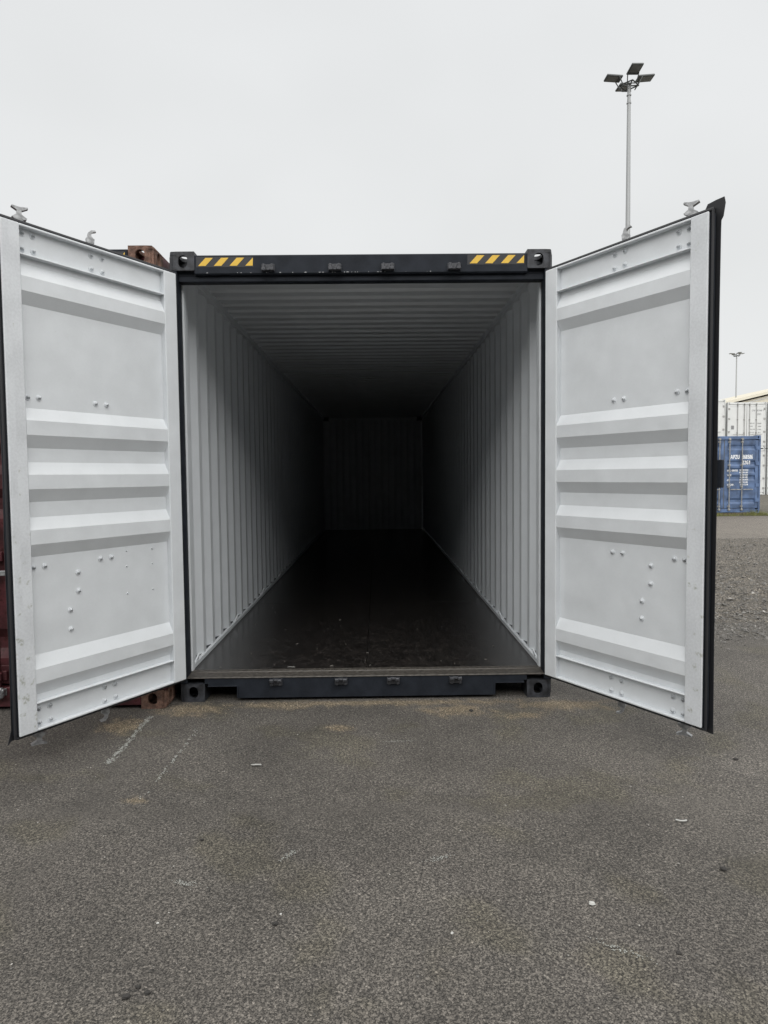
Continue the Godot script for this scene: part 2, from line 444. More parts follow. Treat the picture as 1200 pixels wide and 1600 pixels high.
# an open door of the main container: u runs from the hinge to the free edge, sx is +1 for the door on the +x side
func open_door(parent: Node3D, sx: float, angle: float) -> Node3D:
	var d := Node3D.new()
	d.name = "door"
	parent.add_child(d, true)
	var a := deg_to_rad(angle)
	var dir := Vector3(sx * sin(a), 0, cos(a))
	var nrm := Vector3(-sx * cos(a), 0, sin(a))
	d.transform = Transform3D(Basis(dir * sx, Vector3.UP, nrm), Vector3(sx * 1.1559, 0, 0.0603))
	var W := 1.12
	var y0 := 0.170
	var y1 := 2.740
	var B := func(called: String, mt: String, u0: float, u1: float, v0: float, v1: float, f0: float, f1: float, w := 0.003):
		return put(bx(Vector3(sx * u0, v0, f0), Vector3(sx * u1, v1, f1), w), called, M[mt], d)
	# white uprights over the dark frame that shows on the door's edges
	B.call("stile", "white_paint", 0.0, 0.098, y0, y1, -0.046, 0.0, 0.004)
	B.call("stile", "scuffed_paint_0" if sx < 0 else "scuffed_paint_1", 1.022, W, y0, y1, -0.012, 0.0, 0.004)
	B.call("edge_frame", "navy_paint", 0.001, 0.095, y0 + 0.001, y1 - 0.001, -0.057, -0.0462)
	B.call("edge_frame", "navy_paint", 1.025, W + 0.002, y0 + 0.001, y1 - 0.001, -0.058, -0.0122)
	B.call("edge_ridge", "navy_paint", W + 0.0022, W + 0.008, y0 + 0.004, y1 - 0.004, -0.050, -0.042, 0.002)
	# rails: open channels at head and foot
	for r in [[2.588, 2.740, 0.012, 0.010], [0.170, 0.318, 0.010, 0.007]]:
		var m := MB.new()
		var lo: float = r[0]
		var hi: float = r[1]
		m.box(Vector3(minf(sx * 0.0982, sx * 1.0218), lo, -0.044), Vector3(maxf(sx * 0.0982, sx * 1.0218), hi, -0.036))
		m.box(Vector3(minf(sx * 0.0982, sx * 1.0218), hi - (0.012 if hi > 2.0 else 0.008), -0.036), Vector3(maxf(sx * 0.0982, sx * 1.0218), hi, -0.002), 0.003)
		m.box(Vector3(minf(sx * 0.0982, sx * 1.0218), lo, -0.036), Vector3(maxf(sx * 0.0982, sx * 1.0218), lo + (0.008 if hi > 2.0 else 0.012), -0.002), 0.003)
		put(m, "top_rail" if hi > 2.0 else "bottom_rail", M["white_paint"], d)
	# pressed panel with five ribs
	var p := PackedVector2Array([Vector2(0.3182, -0.036), Vector2(0.350, -0.036), Vector2(0.416, -0.003), Vector2(0.490, -0.003), Vector2(0.558, -0.036)])
	for c in [1.171, 1.454, 1.730]:
		p.append_array(PackedVector2Array([Vector2(c - 0.103, -0.036), Vector2(c - 0.037, -0.003), Vector2(c + 0.037, -0.003), Vector2(c + 0.101, -0.036)]))
	p.append_array(PackedVector2Array([Vector2(2.350, -0.036), Vector2(2.413, -0.003), Vector2(2.486, -0.003), Vector2(2.556, -0.036), Vector2(2.5878, -0.036)]))
	var m := MB.new()
	m.sheet(p, Vector3(minf(sx * 0.0982, sx * 1.0218), 0, 0), Vector3.UP, Vector3(0, 0, 1), Vector3(0.9236, 0, 0), 0.003)
	put(m, "panel", M["white_paint"], d)
	m = MB.new()
	m.sheet(p, Vector3(minf(sx * 0.0982, sx * 1.0218), 0, -0.0045), Vector3.UP, Vector3(0, 0, 1), Vector3(0.9236, 0, 0), 0.002)
	put(m, "outer_skin", M["navy_paint"], d)
	# rubber seal round the edge
	m = MB.new()
	for q in [[-0.012, -0.0005, y0 - 0.012, y1 + 0.012], [W + 0.0085, W + 0.016, y0 - 0.012, y1 + 0.012]]:
		m.box(Vector3(minf(sx * q[0], sx * q[1]), q[2], -0.028), Vector3(maxf(sx * q[0], sx * q[1]), q[3], -0.010), 0.003)
	m.box(Vector3(minf(0, sx * (W + 0.0084)), y1 + 0.0005, -0.028), Vector3(maxf(0, sx * (W + 0.0084)), y1 + 0.014, -0.010), 0.004)
	m.box(Vector3(minf(0, sx * (W + 0.0084)), y0 - 0.014, -0.028), Vector3(maxf(0, sx * (W + 0.0084)), y0 - 0.0005, -0.010), 0.004)
	m.box(Vector3(minf(0, sx * W), y1 + 0.0005, -0.056), Vector3(maxf(0, sx * W), y1 + 0.030, -0.038), 0.005)
	m.box(Vector3(minf(0, sx * W), y0 - 0.018, -0.056), Vector3(maxf(0, sx * W), y0 - 0.0005, -0.040), 0.004)
	put(m, "gasket", M["rubber"], d)
	m = MB.new()
	var flap := PackedVector2Array()
	if sx > 0:
		flap = PackedVector2Array([Vector2(1.0, y0 - 0.022), Vector2(1.146, y0 - 0.034), Vector2(1.144, 0.6), Vector2(1.147, 1.4), Vector2(1.145, 2.2), Vector2(1.147, 2.646), Vector2(1.148, 2.698), Vector2(1.159, 2.715), Vector2(1.169, 2.777), Vector2(1.163, 2.806), Vector2(1.12, 2.804), Vector2(1.075, 2.798), Vector2(1.057, 2.765), Vector2(1.0, 2.752)])
		m.prism(flap, Vector3(0, 0, -0.063), Vector3.RIGHT, Vector3.UP, Vector3(0, 0, 0.0045))
		put(m, "torn_seal_flap", M["rubber"], d)
	else:
		flap = PackedVector2Array([Vector2(-1.0, y0 - 0.020), Vector2(-1.128, y0 - 0.026), Vector2(-1.15, y0 - 0.045), Vector2(-1.128, y0 + 0.03), Vector2(-1.124, 0.6), Vector2(-1.127, 1.1), Vector2(-1.121, 1.5), Vector2(-1.126, 2.1), Vector2(-1.128, y1 + 0.016), Vector2(-1.0, y1 + 0.016)])
		m.prism(flap, Vector3(0, 0, -0.063), Vector3.RIGHT, Vector3.UP, Vector3(0, 0, 0.0045))
		put(m, "seal_flap", M["rubber"], d)
	# bolts; where they sit on the recessed faces
	var bm := bolt_mesh(0.0115)
	var hi := 0.516
	var k := 0
	for y in [2.702, 2.627, 1.885, 1.014, 0.275, 0.200]:
		for u in [0.518, 0.590, 0.930, 0.992]:
			inst(bm, "bolt", M["white_paint"], d, Vector3(sx * (u + rng.randf_range(-0.002, 0.002)), y + rng.randf_range(-0.002, 0.002), -0.0362))
	for q in ([[0.782, 0.960], [0.782, 0.861], [0.725, 0.758], [0.725, 0.660]] if sx > 0 else [[0.735, 0.956], [0.735, 0.854], [0.789, 0.757], [0.789, 0.653]]):
		inst(bm, "bolt", M["white_paint"], d, Vector3(sx * q[0], q[1], -0.0362))
	if sx < 0:
		var rm := bolt_mesh(0.006, false)
		for q in [[0.410, 1.041], [0.411, 0.950], [0.411, 0.789], [0.220, 1.036], [0.221, 0.945], [0.221, 0.787]]:
			inst(rm, "rivet", M["white_paint"], d, Vector3(sx * q[0], q[1], -0.0362))
	# lock rods outside, with their forged ends above and below the door
	for i in 2:
		var u: float = [0.548, 0.962][i]
		m = MB.new()
		m.tube(Vector3(sx * u, 0.13, -0.090), Vector3(sx * u, 2.79, -0.090), 0.017, 0.017, 14)
		put(m, "lock_rod", M["galvanised"], d)
		var b := Basis(Vector3.UP, 0.45 * sx)
		inst(cam_mesh(1 - i), "rod_cam", M["galvanised"], d, Vector3(sx * u, 2.800, -0.090), b.scaled(Vector3(1, 1, 1)))
		inst(cam_mesh(1 - i), "rod_cam", M["galvanised"], d, Vector3(sx * u, 0.118, -0.090), b * Basis(Vector3(0, 0, 1), PI))
		for y in [0.245, 1.0, 1.885, 2.665]:
			B.call("rod_bracket", "galvanised", u - 0.05, u + 0.05, y - 0.045, y + 0.045, -0.112, -0.0635, 0.006)
	B.call("handle", "galvanised", 0.60, 1.05, 0.90, 0.935, -0.125, -0.112, 0.004)
	if sx > 0: B.call("handle_catch", "navy_paint", 1.090, 1.170, 1.39, 1.53, -0.084, -0.0635, 0.004)
	for y in [0.42, 1.08, 1.80, 2.48]:
		B.call("hinge", "cast_steel", -0.03, 0.10, y - 0.055, y + 0.055, -0.070, -0.0575, 0.004)
	return d

func stripes(parent: Node3D, starts: Array, last_end: float, y0: float, y1: float, z: float, back_from: float) -> void:
	put(bx(Vector3(back_from, y0 - 0.008, z), Vector3(last_end + 0.001, y1 + 0.006, z + 0.0012), 0.0), "stripe_backing", M["black_print"], parent)
	for i in starts.size():
		var s: float = starts[i]
		var p := PackedVector2Array([Vector2(s, y0), Vector2(minf(s + 0.047, last_end), y0)])
		if s + 0.095 <= last_end + 0.02: p.append_array(PackedVector2Array([Vector2(s + 0.094, y1), Vector2(s + 0.047, y1)]))
		else: p.append(Vector2(last_end, y1))
		var m := MB.new()
		m.prism(p, Vector3(0, 0, z + 0.0013), Vector3.RIGHT, Vector3.UP, Vector3(0, 0, 0.0009))
		put(m, "hazard_stripe", M["yellow_print"], parent)

func main_container() -> void:
	var c := thing("open_container", "long dark navy shipping container with both white inner doors swung open", "container")
	var H := 2.896
	var L := 12.192
	castings(c, H, L, M["cast_steel"])
	# end frame
	for s in [-1.0, 1.0]:
		put(bx(Vector3(s * 1.170, 0.1182, -0.110), Vector3(s * 1.218, 2.7778, -0.002), 0.004), "corner_post", M["navy_paint"], c)
		put(bx(Vector3(s * 1.160, 0.171, -0.165), Vector3(s * 1.214, 2.776, -0.1103), 0.004), "inner_post", M["white_paint"], c)
		put(bx(Vector3(s * 1.150, 0.1182, -L + 0.002), Vector3(s * 1.218, 2.7778, -L + 0.12), 0.004), "corner_post", M["white_paint"], c)
		put(bx(Vector3(s * 1.045, 2.7650, -0.195), Vector3(s * 1.164, 2.7775, -0.1103), 0.002), "corner_gusset", M["white_paint"], c)
		put(bx(Vector3(s * 1.190, 0.030, -L + 0.18), Vector3(s * 1.218, 0.200, -0.1785), 0.004), "bottom_side_rail", M["navy_paint"], c)
		put(bx(Vector3(s * 1.1652, 0.1705, -L + 0.125), Vector3(s * 1.1898, 0.204, -0.1655), 0.003), "floor_angle", M["white_paint"], c)
		put(bx(Vector3(s * 1.160, 2.812, -L + 0.125), Vector3(s * 1.2158, 2.882, -0.1955), 0.004), "top_side_rail", M["white_paint"], c)
		put(bx(Vector3(s * 1.150, 2.8825, -L + 0.18), Vector3(s * 1.218, 2.890, -0.1785), 0.004), "top_side_rail", M["navy_paint"], c)
		# corrugated side
		var m := MB.new()
		var prof := corrugation(11.905, 0.10, [0.072, 0.068, 0.070, 0.068], 0.034)
		m.sheet(prof, Vector3(s * 1.177, 0.2045, -0.166), Vector3(0, 0, -1), Vector3(-s, 0, 0), Vector3(0, 2.607, 0), 0.0016)
		put(m, "side_wall", M["white_paint"], c)
	var m := MB.new()
	m.sheet(corrugation(2.296, 0.10, [0.105, 0.05, 0.105, 0.05], 0.034), Vector3(-1.148, 0.172, -L + 0.10), Vector3(1, 0, 0), Vector3(0, 0, 1), Vector3(0, 2.627, 0), 0.002)
	put(m, "end_wall", M["white_paint"], c)
	put(bx(Vector3(-1.057, 0.02, -L + 0.002), Vector3(1.057, 0.1715, -L + 0.107)), "end_sill", M["white_paint"], c)
	put(bx(Vector3(-1.217, 0.119, -L - 0.024), Vector3(1.217, 2.89, -L - 0.002)), "end_plate", M["navy_paint"], c)
	put(bx(Vector3(-1.1595, 2.80, -L + 0.06), Vector3(1.1595, 2.858, -L + 0.107)), "end_header", M["white_paint"], c)
	m = MB.new()
	m.sheet(corrugation(11.63, 0.02, [0.091, 0.0135, 0.091, 0.0135], 0.020), Vector3(-1.1595, 2.8590, -0.500), Vector3(0, 0, -1), Vector3(0, -1, 0), Vector3(2.319, 0, 0), 0.0016)
	put(m, "roof", M["white_paint"], c)
	put(bx(Vector3(-1.056, 2.859, -0.4995), Vector3(1.056, 2.864, -0.1105), 0.0), "roof_end_plate", M["white_paint"], c)
	for s in [-1.0, 1.0]:
		m = MB.new()
		m.prism(PackedVector2Array([Vector2(s * 1.1655, -0.1955), Vector2(s * 1.1655, -0.62), Vector2(s * 1.02, -0.40), Vector2(s * 0.86, -0.1955)]), Vector3(0, 2.8535, 0), Vector3.RIGHT, Vector3(0, 0, 1), Vector3(0, 0.004, 0))
		put(m, "roof_corner_plate", M["white_paint"], c)
	# header
	var hd := Node3D.new()
	hd.name = "door_header"
	c.add_child(hd, true)
	m = MB.new()
	m.prism(PackedVector2Array([Vector2(-0.004, 2.760), Vector2(-0.004, 2.868), Vector2(-0.010, 2.874), Vector2(-0.108, 2.874), Vector2(-0.108, 2.7525), Vector2(-0.012, 2.7525)]), Vector3(-1.0568, 0, 0), Vector3(0, 0, 1), Vector3.UP, Vector3(2.1136, 0, 0))
	put(m, "header_beam", M["navy_paint"], hd)
	m = MB.new()
	m.box(Vector3(-1.1698, 2.715, -0.109), Vector3(1.1698, 2.7522, -0.034), 0.003)
	for s in [-1.0, 1.0]: m.box(Vector3(minf(s * 1.0572, s * 1.1698), 2.7524, -0.109), Vector3(maxf(s * 1.0572, s * 1.1698), 2.7776, -0.034), 0.0)
	put(m, "header_rebate", M["navy_paint"], hd)
	stripes(hd, [-1.033, -0.934, -0.835, -0.735], -0.686, 2.806, 2.856, -0.004, -1.045)
	stripes(hd, [0.689, 0.788, 0.888, 0.988], 1.037, 2.810, 2.860, -0.004, 0.675)
	var km := keeper_mesh()
	for x in [-0.590, -0.168, 0.168, 0.590]:
		inst(km, "rod_keeper", M["worn_keeper"], hd, Vector3(x, 2.790, -0.004), Basis(Vector3(0, 0, 1), PI))
	m = MB.new()
	for i in 34:
		var x := clampf(rng.randfn(-0.25, 0.35), -1.0, 1.0)
		var w := rng.randf_range(0.002, 0.010)
		m.box(Vector3(x, 2.7605, -0.0042), Vector3(x + w, 2.7605 + rng.randf_range(0.002, 0.005), -0.0034), 0.0)
	put(m, "chipped_paint", M["galvanised"], hd).set_meta("kind", "stuff")
	# sill
	var sl := Node3D.new()
	sl.name = "door_sill"
	c.add_child(sl, true)
	m = MB.new()
	m.prism(PackedVector2Array([Vector2(-1.0568, 0.152), Vector2(-1.0568, 0.118), Vector2(-1.034, 0.118), Vector2(-1.034, 0.098), Vector2(-0.846, 0.098), Vector2(-0.846, 0.022), Vector2(0.848, 0.022), Vector2(0.848, 0.100), Vector2(1.036, 0.100), Vector2(1.036, 0.118), Vector2(1.0568, 0.118), Vector2(1.0568, 0.152)]), Vector3(0, 0, -0.135), Vector3.RIGHT, Vector3.UP, Vector3(0, 0, 0.131))
	put(m, "sill_beam", M["navy_paint"], sl)
	for q in [[-1.040, -0.840], [0.842, 1.042]]:
		m = MB.new()
		m.box(Vector3(q[0] + 0.004, 0.0985 if q[0] < 0 else 0.1005, -0.0038), Vector3(q[1] - 0.002, 0.1065, 0.004), 0.002)
		if q[0] < 0: m.box(Vector3(q[1] - 0.006, 0.022, -0.0038), Vector3(q[1] + 0.002, 0.0982, 0.004), 0.002)
		else: m.box(Vector3(q[0] - 0.002, 0.022, -0.0038), Vector3(q[0] + 0.006, 0.1002, 0.004), 0.002)
		put(m, "pocket_rim", M["navy_paint"], sl)
	for x in [-0.590, -0.164, 0.178, 0.586]:
		inst(km, "rod_keeper", M["worn_keeper"], sl, Vector3(x, 0.126, -0.004))
	m = MB.new()
	m.prism(PackedVector2Array([Vector2(-0.145, 0.1523), Vector2(-0.002, 0.1523), Vector2(0.002, 0.157), Vector2(-0.002, 0.161), Vector2(-0.090, 0.168), Vector2(-0.094, 0.1725), Vector2(-0.145, 0.1725)]), Vector3(-1.169, 0, 0), Vector3(0, 0, 1), Vector3.UP, Vector3(2.338, 0, 0))
	put(m, "threshold_plate", M["threshold_steel"], sl)
	# floor of plywood sheets laid in two rows
	var fl := Node3D.new()
	fl.name = "floor"
	c.add_child(fl, true)
	var i := 0
	for col in 2:
		var z := -0.1455
		while z > -12.0:
			var z2 := maxf(z - 2.4, -12.08)
			var sh := put(bx(Vector3(-1.1648 if col == 0 else 0.0015, 0.140, z2 + 0.002), Vector3(-0.0015 if col == 0 else 1.1648, 0.170, z), 0.0015), "plywood_sheet", M["plywood_%d" % (i % 3)], fl)
			z = z2
			i += 1
			if z < -12.0: break
	# lashing rings at the foot of the walls
	for s in [-1.0, 1.0]:
		for z in [-0.24, -1.55, -2.95, -4.3]:
			m = MB.new()
			var p0 := Vector3(s * 1.172, 0.206, z + 0.035)
			var p1 := Vector3(s * 1.150, 0.262, z)
			var p2 := Vector3(s * 1.172, 0.206, z - 0.035)
			m.tube(p0, p1, 0.006, 0.006, 8); m.tube(p1, p2, 0.006, 0.006, 8)
			m.box(p0 - Vector3(0.012, 0.004, 0.012), p0 + Vector3(0.012, 0.012, 0.012), 0.003)
			put(m, "lashing_ring", M["white_paint"], c)
	open_door(c, -1.0, 30.54)
	open_door(c, 1.0, 29.97)

# ---------------------------------------------------------------- closed containers
func lettering(parent: Node3D, text: String, cap: float, at: Vector3, mt: String, squeeze := 1.0) -> void:
	var f := SystemFont.new()
	f.font_names = PackedStringArray(["Droid Sans"])
	f.font_weight = 700
	var tm := TextMesh.new()
	tm.text = text; tm.font = f; tm.font_size = 32
	tm.pixel_size = cap / 0.714 / 32.0
	tm.depth = 0.003
	tm.curve_step = 4.0
	tm.horizontal_alignment = HORIZONTAL_ALIGNMENT_LEFT
	tm.vertical_alignment = VERTICAL_ALIGNMENT_BOTTOM
	var o := MeshInstance3D.new()
	o.mesh = tm; o.material_override = M[mt]; o.name = "lettering"
	parent.add_child(o, true)
	o.position = at
	o.scale = Vector3(squeeze, 1, 1)

func closed_container(called: String, label: String, at: Vector3, o: Dictionary) -> Node3D:
	var c := thing(called, label, "container", at, o.get("group", ""))
	var H: float = o.h
	var L: float = o.l
	var paint: Material = M[o.paint]
	castings(c, H, L, M[o.get("cast", o.paint)])
	for s in [-1.0, 1.0]:
		put(bx(Vector3(s * 1.160, 0.119, -0.14), Vector3(s * 1.217, H - 0.119, -0.002), 0.004), "corner_post", paint, c)
		put(bx(Vector3(s * 1.150, 0.119, -L + 0.002), Vector3(s * 1.217, H - 0.119, -L + 0.12), 0.004), "corner_post", paint, c)
		put(bx(Vector3(s * 1.170, 0.025, -L + 0.179), Vector3(s * 1.217, 0.17, -0.179), 0.004), "bottom_side_rail", paint, c)
		put(bx(Vector3(s * 1.160, H - 0.09, -L + 0.179), Vector3(s * 1.217, H - 0.008, -0.179), 0.004), "top_side_rail", paint, c)
		var m := MB.new()
		m.sheet(corrugation(L - 0.27, 0.05, [0.072, 0.068, 0.070, 0.068], 0.034), Vector3(s * 1.213, 0.1705, -0.1405), Vector3(0, 0, -1), Vector3(s, 0, 0), Vector3(0, H - 0.2612, 0), 0.002)
		put(m, "side_wall", paint, c)
	put(bx(Vector3(-1.1595, H - 0.045, -L + 0.06), Vector3(1.1595, H - 0.020, -0.145), 0.004), "roof", paint, c)
	put(bx(Vector3(-1.149, 0.03, -L + 0.02), Vector3(1.149, H - 0.05, -L + 0.055), 0.004), "end_wall", paint, c)
	put(bx(Vector3(-1.1595, 0.13, -L + 0.06), Vector3(1.1595, 0.16, -0.145), 0.0), "underfloor", M["timber"], c)
	var hm: Material = M[o.get("header", o.paint)]
	var hd := put(bx(Vector3(-1.0565, H - 0.135, -0.14), Vector3(1.0565, H - 0.020, -0.004), 0.005), "door_header", hm, c)
	if o.has("hazard"):
		stripes(hd, [-1.033, -0.934, -0.835, -0.735], -0.686, H - 0.090, H - 0.040, -0.004, -1.045)
		stripes(hd, [0.689, 0.788, 0.888, 0.988], 1.037, H - 0.090, H - 0.040, -0.004, 0.675)
	var sl := put(bx(Vector3(-1.0565, 0.022, -0.14), Vector3(1.0565, 0.150, -0.004), 0.005), "door_sill", M[o.get("sill", o.paint)], c)
	var km := keeper_mesh()
	for x in [-0.590, -0.168, 0.168, 0.590]:
		inst(km, "rod_keeper", M[o.get("cam", o.rod)], hd, Vector3(x, H - 0.108, -0.0035), Basis(Vector3(0, 0, 1), PI))
		inst(km, "rod_keeper", M[o.get("cam", o.rod)], sl, Vector3(x, 0.122, -0.0035))
	var y0 := 0.165
	var y1 := H - 0.150
	for s in [-1.0, 1.0]:
		var d := Node3D.new()
		d.name = "door"
		c.add_child(d, true)
		var fr := MB.new()
		for q in [[0.012, 0.105], [1.045, 1.152]]:
			fr.box(Vector3(minf(s * q[0], s * q[1]), y0, -0.075), Vector3(maxf(s * q[0], s * q[1]), y1, -0.022), 0.004)
		for q in [[y0, y0 + 0.12], [y1 - 0.12, y1]]:
			fr.box(Vector3(minf(s * 0.1052, s * 1.0448), q[0], -0.073), Vector3(maxf(s * 0.1052, s * 1.0448), q[1], -0.024), 0.004)
		put(fr, "door_frame", paint, d)
		var p := PackedVector2Array()
		if o.get("ribs", true):
			p.append(Vector2(y0 + 0.1202, -0.030))
			var span := y1 - y0 - 0.24
			for q in [0.06, 0.44, 0.56, 0.68, 0.94]:
				var y: float = y0 + 0.12 + span * q
				p.append_array(PackedVector2Array([Vector2(y - 0.095, -0.030), Vector2(y - 0.035, -0.064), Vector2(y + 0.035, -0.064), Vector2(y + 0.095, -0.030)]))
			p.append(Vector2(y1 - 0.1202, -0.030))
		else:
			p = PackedVector2Array([Vector2(y0 + 0.1202, -0.030), Vector2(y1 - 0.1202, -0.030)])
		var m := MB.new()
		m.sheet(p, Vector3(minf(s * 0.1052, s * 1.0448), 0, 0), Vector3.UP, Vector3(0, 0, 1), Vector3(0.9396, 0, 0), 0.003)
		put(m, "panel", M[o.get("panel", o.paint)], d)
		put(bx(Vector3(s * 0.001, y0 - 0.008, -0.072), Vector3(s * 0.0118, y1 + 0.008, -0.026), 0.002), "gasket", M["dark_seal"], d)
		for x in [0.168, 0.590]:
			m = MB.new()
			m.tube(Vector3(s * x, 0.10, 0.012), Vector3(s * x, H - 0.09, 0.012), 0.017, 0.017, 10)
			put(m, "lock_rod", M[o.rod], d)
			for y in [y0 + 0.06, H * 0.34, H * 0.62, y1 - 0.06]:
				m = MB.new()
				m.box(Vector3(s * x - 0.045, y - 0.03, -0.0215), Vector3(s * x + 0.045, y + 0.03, 0.002), 0.004)
				m.box(Vector3(s * x - 0.024, y - 0.026, 0.002), Vector3(s * x + 0.024, y + 0.026, 0.034), 0.006)
				put(m, "rod_bracket", M[o.rod], d)
			for y in [[0.085, 0.155], [H - 0.16, H - 0.08]]:
				put(bx(Vector3(s * x - 0.032, y[0], 0.004), Vector3(s * x + 0.032, y[1], 0.042), 0.010), "rod_cam", M[o.get("cam", o.rod)], d)
			put(bx(Vector3(s * x + 0.03, H * 0.30, 0.036), Vector3(s * x + (0.36 if x < 0.4 else 0.33) * s + 0.03, H * 0.30 + 0.032, 0.046), 0.003), "handle", M[o.get("cam", o.rod)], d)
		for y in [0.42, H * 0.36, H * 0.64, H - 0.42]:
			put(bx(Vector3(s * 1.06, y - 0.06, -0.0215), Vector3(s * 1.19, y + 0.06, 0.002), 0.004), "hinge", M[o.get("hinge", o.paint)], d)
		if s > 0:
			for tx in o.get("text", []): lettering(d, tx[0], tx[1], Vector3(tx[2], tx[3], -0.0285), tx[4], tx[5] if tx.size() > 5 else 1.0)
		if s < 0 and o.has("plate"):
			put(bx(Vector3(-0.98, o.plate, -0.0290), Vector3(-0.80, o.plate + 0.24, -0.0255), 0.0), "maker_plate", M["grey_print"], d)
	return c

# ---------------------------------------------------------------- other things
func light_mast(at: Vector3, label: String, h: float) -> void:
	var c := thing("light_mast", label, "light mast", at, "floodlight masts over the yard")
	var m := MB.new()
	m.tube(Vector3.ZERO, Vector3(0, h * 0.5, 0), 0.17, 0.125, 14, false)
	m.tube(Vector3(0, h * 0.5, 0), Vector3(0, h - 0.6, 0), 0.112, 0.075, 14)
	m.tube(Vector3(0, h * 0.5 - 0.02, 0), Vector3(0, h * 0.5 + 0.05, 0), 0.128, 0.114, 14)
	put(m, "pole", M["mast_steel"], c)
	put(bx(Vector3(-0.25, 0, -0.25), Vector3(0.25, 0.03, 0.25), 0.005), "base_plate", M["mast_steel"], c)
	m = MB.new()
	m.tube(Vector3(0, h - 0.6, 0), Vector3(0, h + 0.02, 0), 0.070, 0.070, 12)
	put(m, "top_sleeve", M["mast_steel"], c)
	for y in [h - 0.75, h - 0.42]:
		m = MB.new()
		m.tube(Vector3(0, y, 0), Vector3(0, y + 0.04, 0), 0.10, 0.10, 12)
		put(m, "collar", M["mast_steel"], c)
	m = MB.new()
	for k in 4:
		var d := Vector3(cos(k * PI / 2), 0, sin(k * PI / 2))
		var e := Vector3(cos((k + 1) * PI / 2), 0, sin((k + 1) * PI / 2))
		m.tube(Vector3(0, h + 0.0, 0), d * 0.42 + Vector3(0, h + 0.02, 0), 0.03, 0.03, 6)
		m.tube(d * 0.42 + Vector3(0, h + 0.02, 0), e * 0.42 + Vector3(0, h + 0.02, 0), 0.028, 0.028, 6)
	put(m, "crossarm", M["lamp_case"], c)
	for k in 4:
		var b := Basis(Vector3.UP, k * PI / 2) * Basis(Vector3(0, 0, 1), deg_to_rad(4.0))
		var f := Node3D.new()
		f.name = "floodlight"
		c.add_child(f, true)
		f.transform = Transform3D(b, Vector3(0, h + 0.26, 0))
		put(bx(Vector3(0.34, -0.03, -0.25), Vector3(1.03, 0.05, 0.25), 0.02), "lamp_housing", M["lamp_case"], f)
		put(bx(Vector3(0.52, -0.036, -0.20), Vector3(0.98, -0.0305, 0.20), 0.0), "lamp_lens", M["lamp_glass"], f)
		m = MB.new()
		for z in [-0.24, 0.24]:
			m.tube(Vector3(0.50, -0.02, z), Vector3(0.30, -0.34, z * 0.8), 0.022, 0.022, 6)
		m.tube(Vector3(0.30, -0.34, -0.2), Vector3(0.30, -0.34, 0.2), 0.022, 0.022, 6)
		put(m, "lamp_bracket", M["lamp_case"], f)

func rock_mesh(seed_: int, flat := 0.7) -> ArrayMesh:
	var r := RandomNumberGenerator.new()
	r.seed = seed_
	var m := MB.new()
	var rings := [[-0.45, 0.55], [0.0, 1.0], [0.5, 0.7]]
	var pts := []
	for q in rings:
		var row := []
		for i in 6: row.append(Vector3(cos(TAU * i / 6.0) * q[1], q[0] * flat, sin(TAU * i / 6.0) * q[1]) * r.randf_range(0.7, 1.15))
		pts.append(row)
	var top := Vector3(0, 0.75 * flat, 0)
	for k in 2:
		for i in 6:
			var j := (i + 1) % 6
			m.quad(pts[k][i], pts[k][j], pts[k + 1][j], pts[k + 1][i], pts[k][i])
	for i in 6: m.tri(pts[2][i], pts[2][(i + 1) % 6], top, Vector3.UP)
	return m.mesh()
func scatter(called: String, mesh: Mesh, xf: Array, cols: Array) -> MultiMeshInstance3D:
	var mm := MultiMesh.new()
	mm.transform_format = MultiMesh.TRANSFORM_3D
	mm.use_colors = true
	mm.mesh = mesh
	mm.instance_count = xf.size()
	for i in xf.size():
		mm.set_instance_transform(i, xf[i]); mm.set_instance_color(i, cols[i])
	var o := MultiMeshInstance3D.new()
	o.multimesh = mm
	var mt := StandardMaterial3D.new()
	mt.vertex_color_use_as_albedo = true; mt.roughness = 0.9
	o.material_override = mt
	o.name = called
	add_child(o, true)
	return o

func spaced(stops: Array) -> PackedFloat32Array:
	# [[from, step], ..., [to]]
	var a := PackedFloat32Array()
	for i in stops.size() - 1:
		var x: float = stops[i][0]
		while x < stops[i + 1][0] - stops[i][1] * 0.5:
			a.append(x); x += stops[i][1]
	a.append(stops[-1][0])
	return a
func ground_sheet(xs: PackedFloat32Array, zs: PackedFloat32Array, height: Callable, tint: Callable) -> ArrayMesh:
	var v := PackedVector3Array()
	var t := PackedVector2Array()
	var c := PackedColorArray()
	var ix := PackedInt32Array()
	for z in zs:
		for x in xs:
			v.append(Vector3(x, height.call(x, z), z)); t.append(Vector2(x, z)); c.append(tint.call(x, z))
	var w := xs.size()
	for j in zs.size() - 1:
		for i in w - 1:
			var k := j * w + i
			ix.append_array(PackedInt32Array([k, k + 1, k + w + 1, k, k + w + 1, k + w]))
	var a := []
	a.resize(Mesh.ARRAY_MAX)
	a[Mesh.ARRAY_VERTEX] = v; a[Mesh.ARRAY_TEX_UV] = t; a[Mesh.ARRAY_COLOR] = c; a[Mesh.ARRAY_INDEX] = ix
	var st := SurfaceTool.new()
	var m := ArrayMesh.new()
	m.add_surface_from_arrays(Mesh.PRIMITIVE_TRIANGLES, a)
	st.create_from(m, 0)
	st.generate_normals()
	return st.commit()

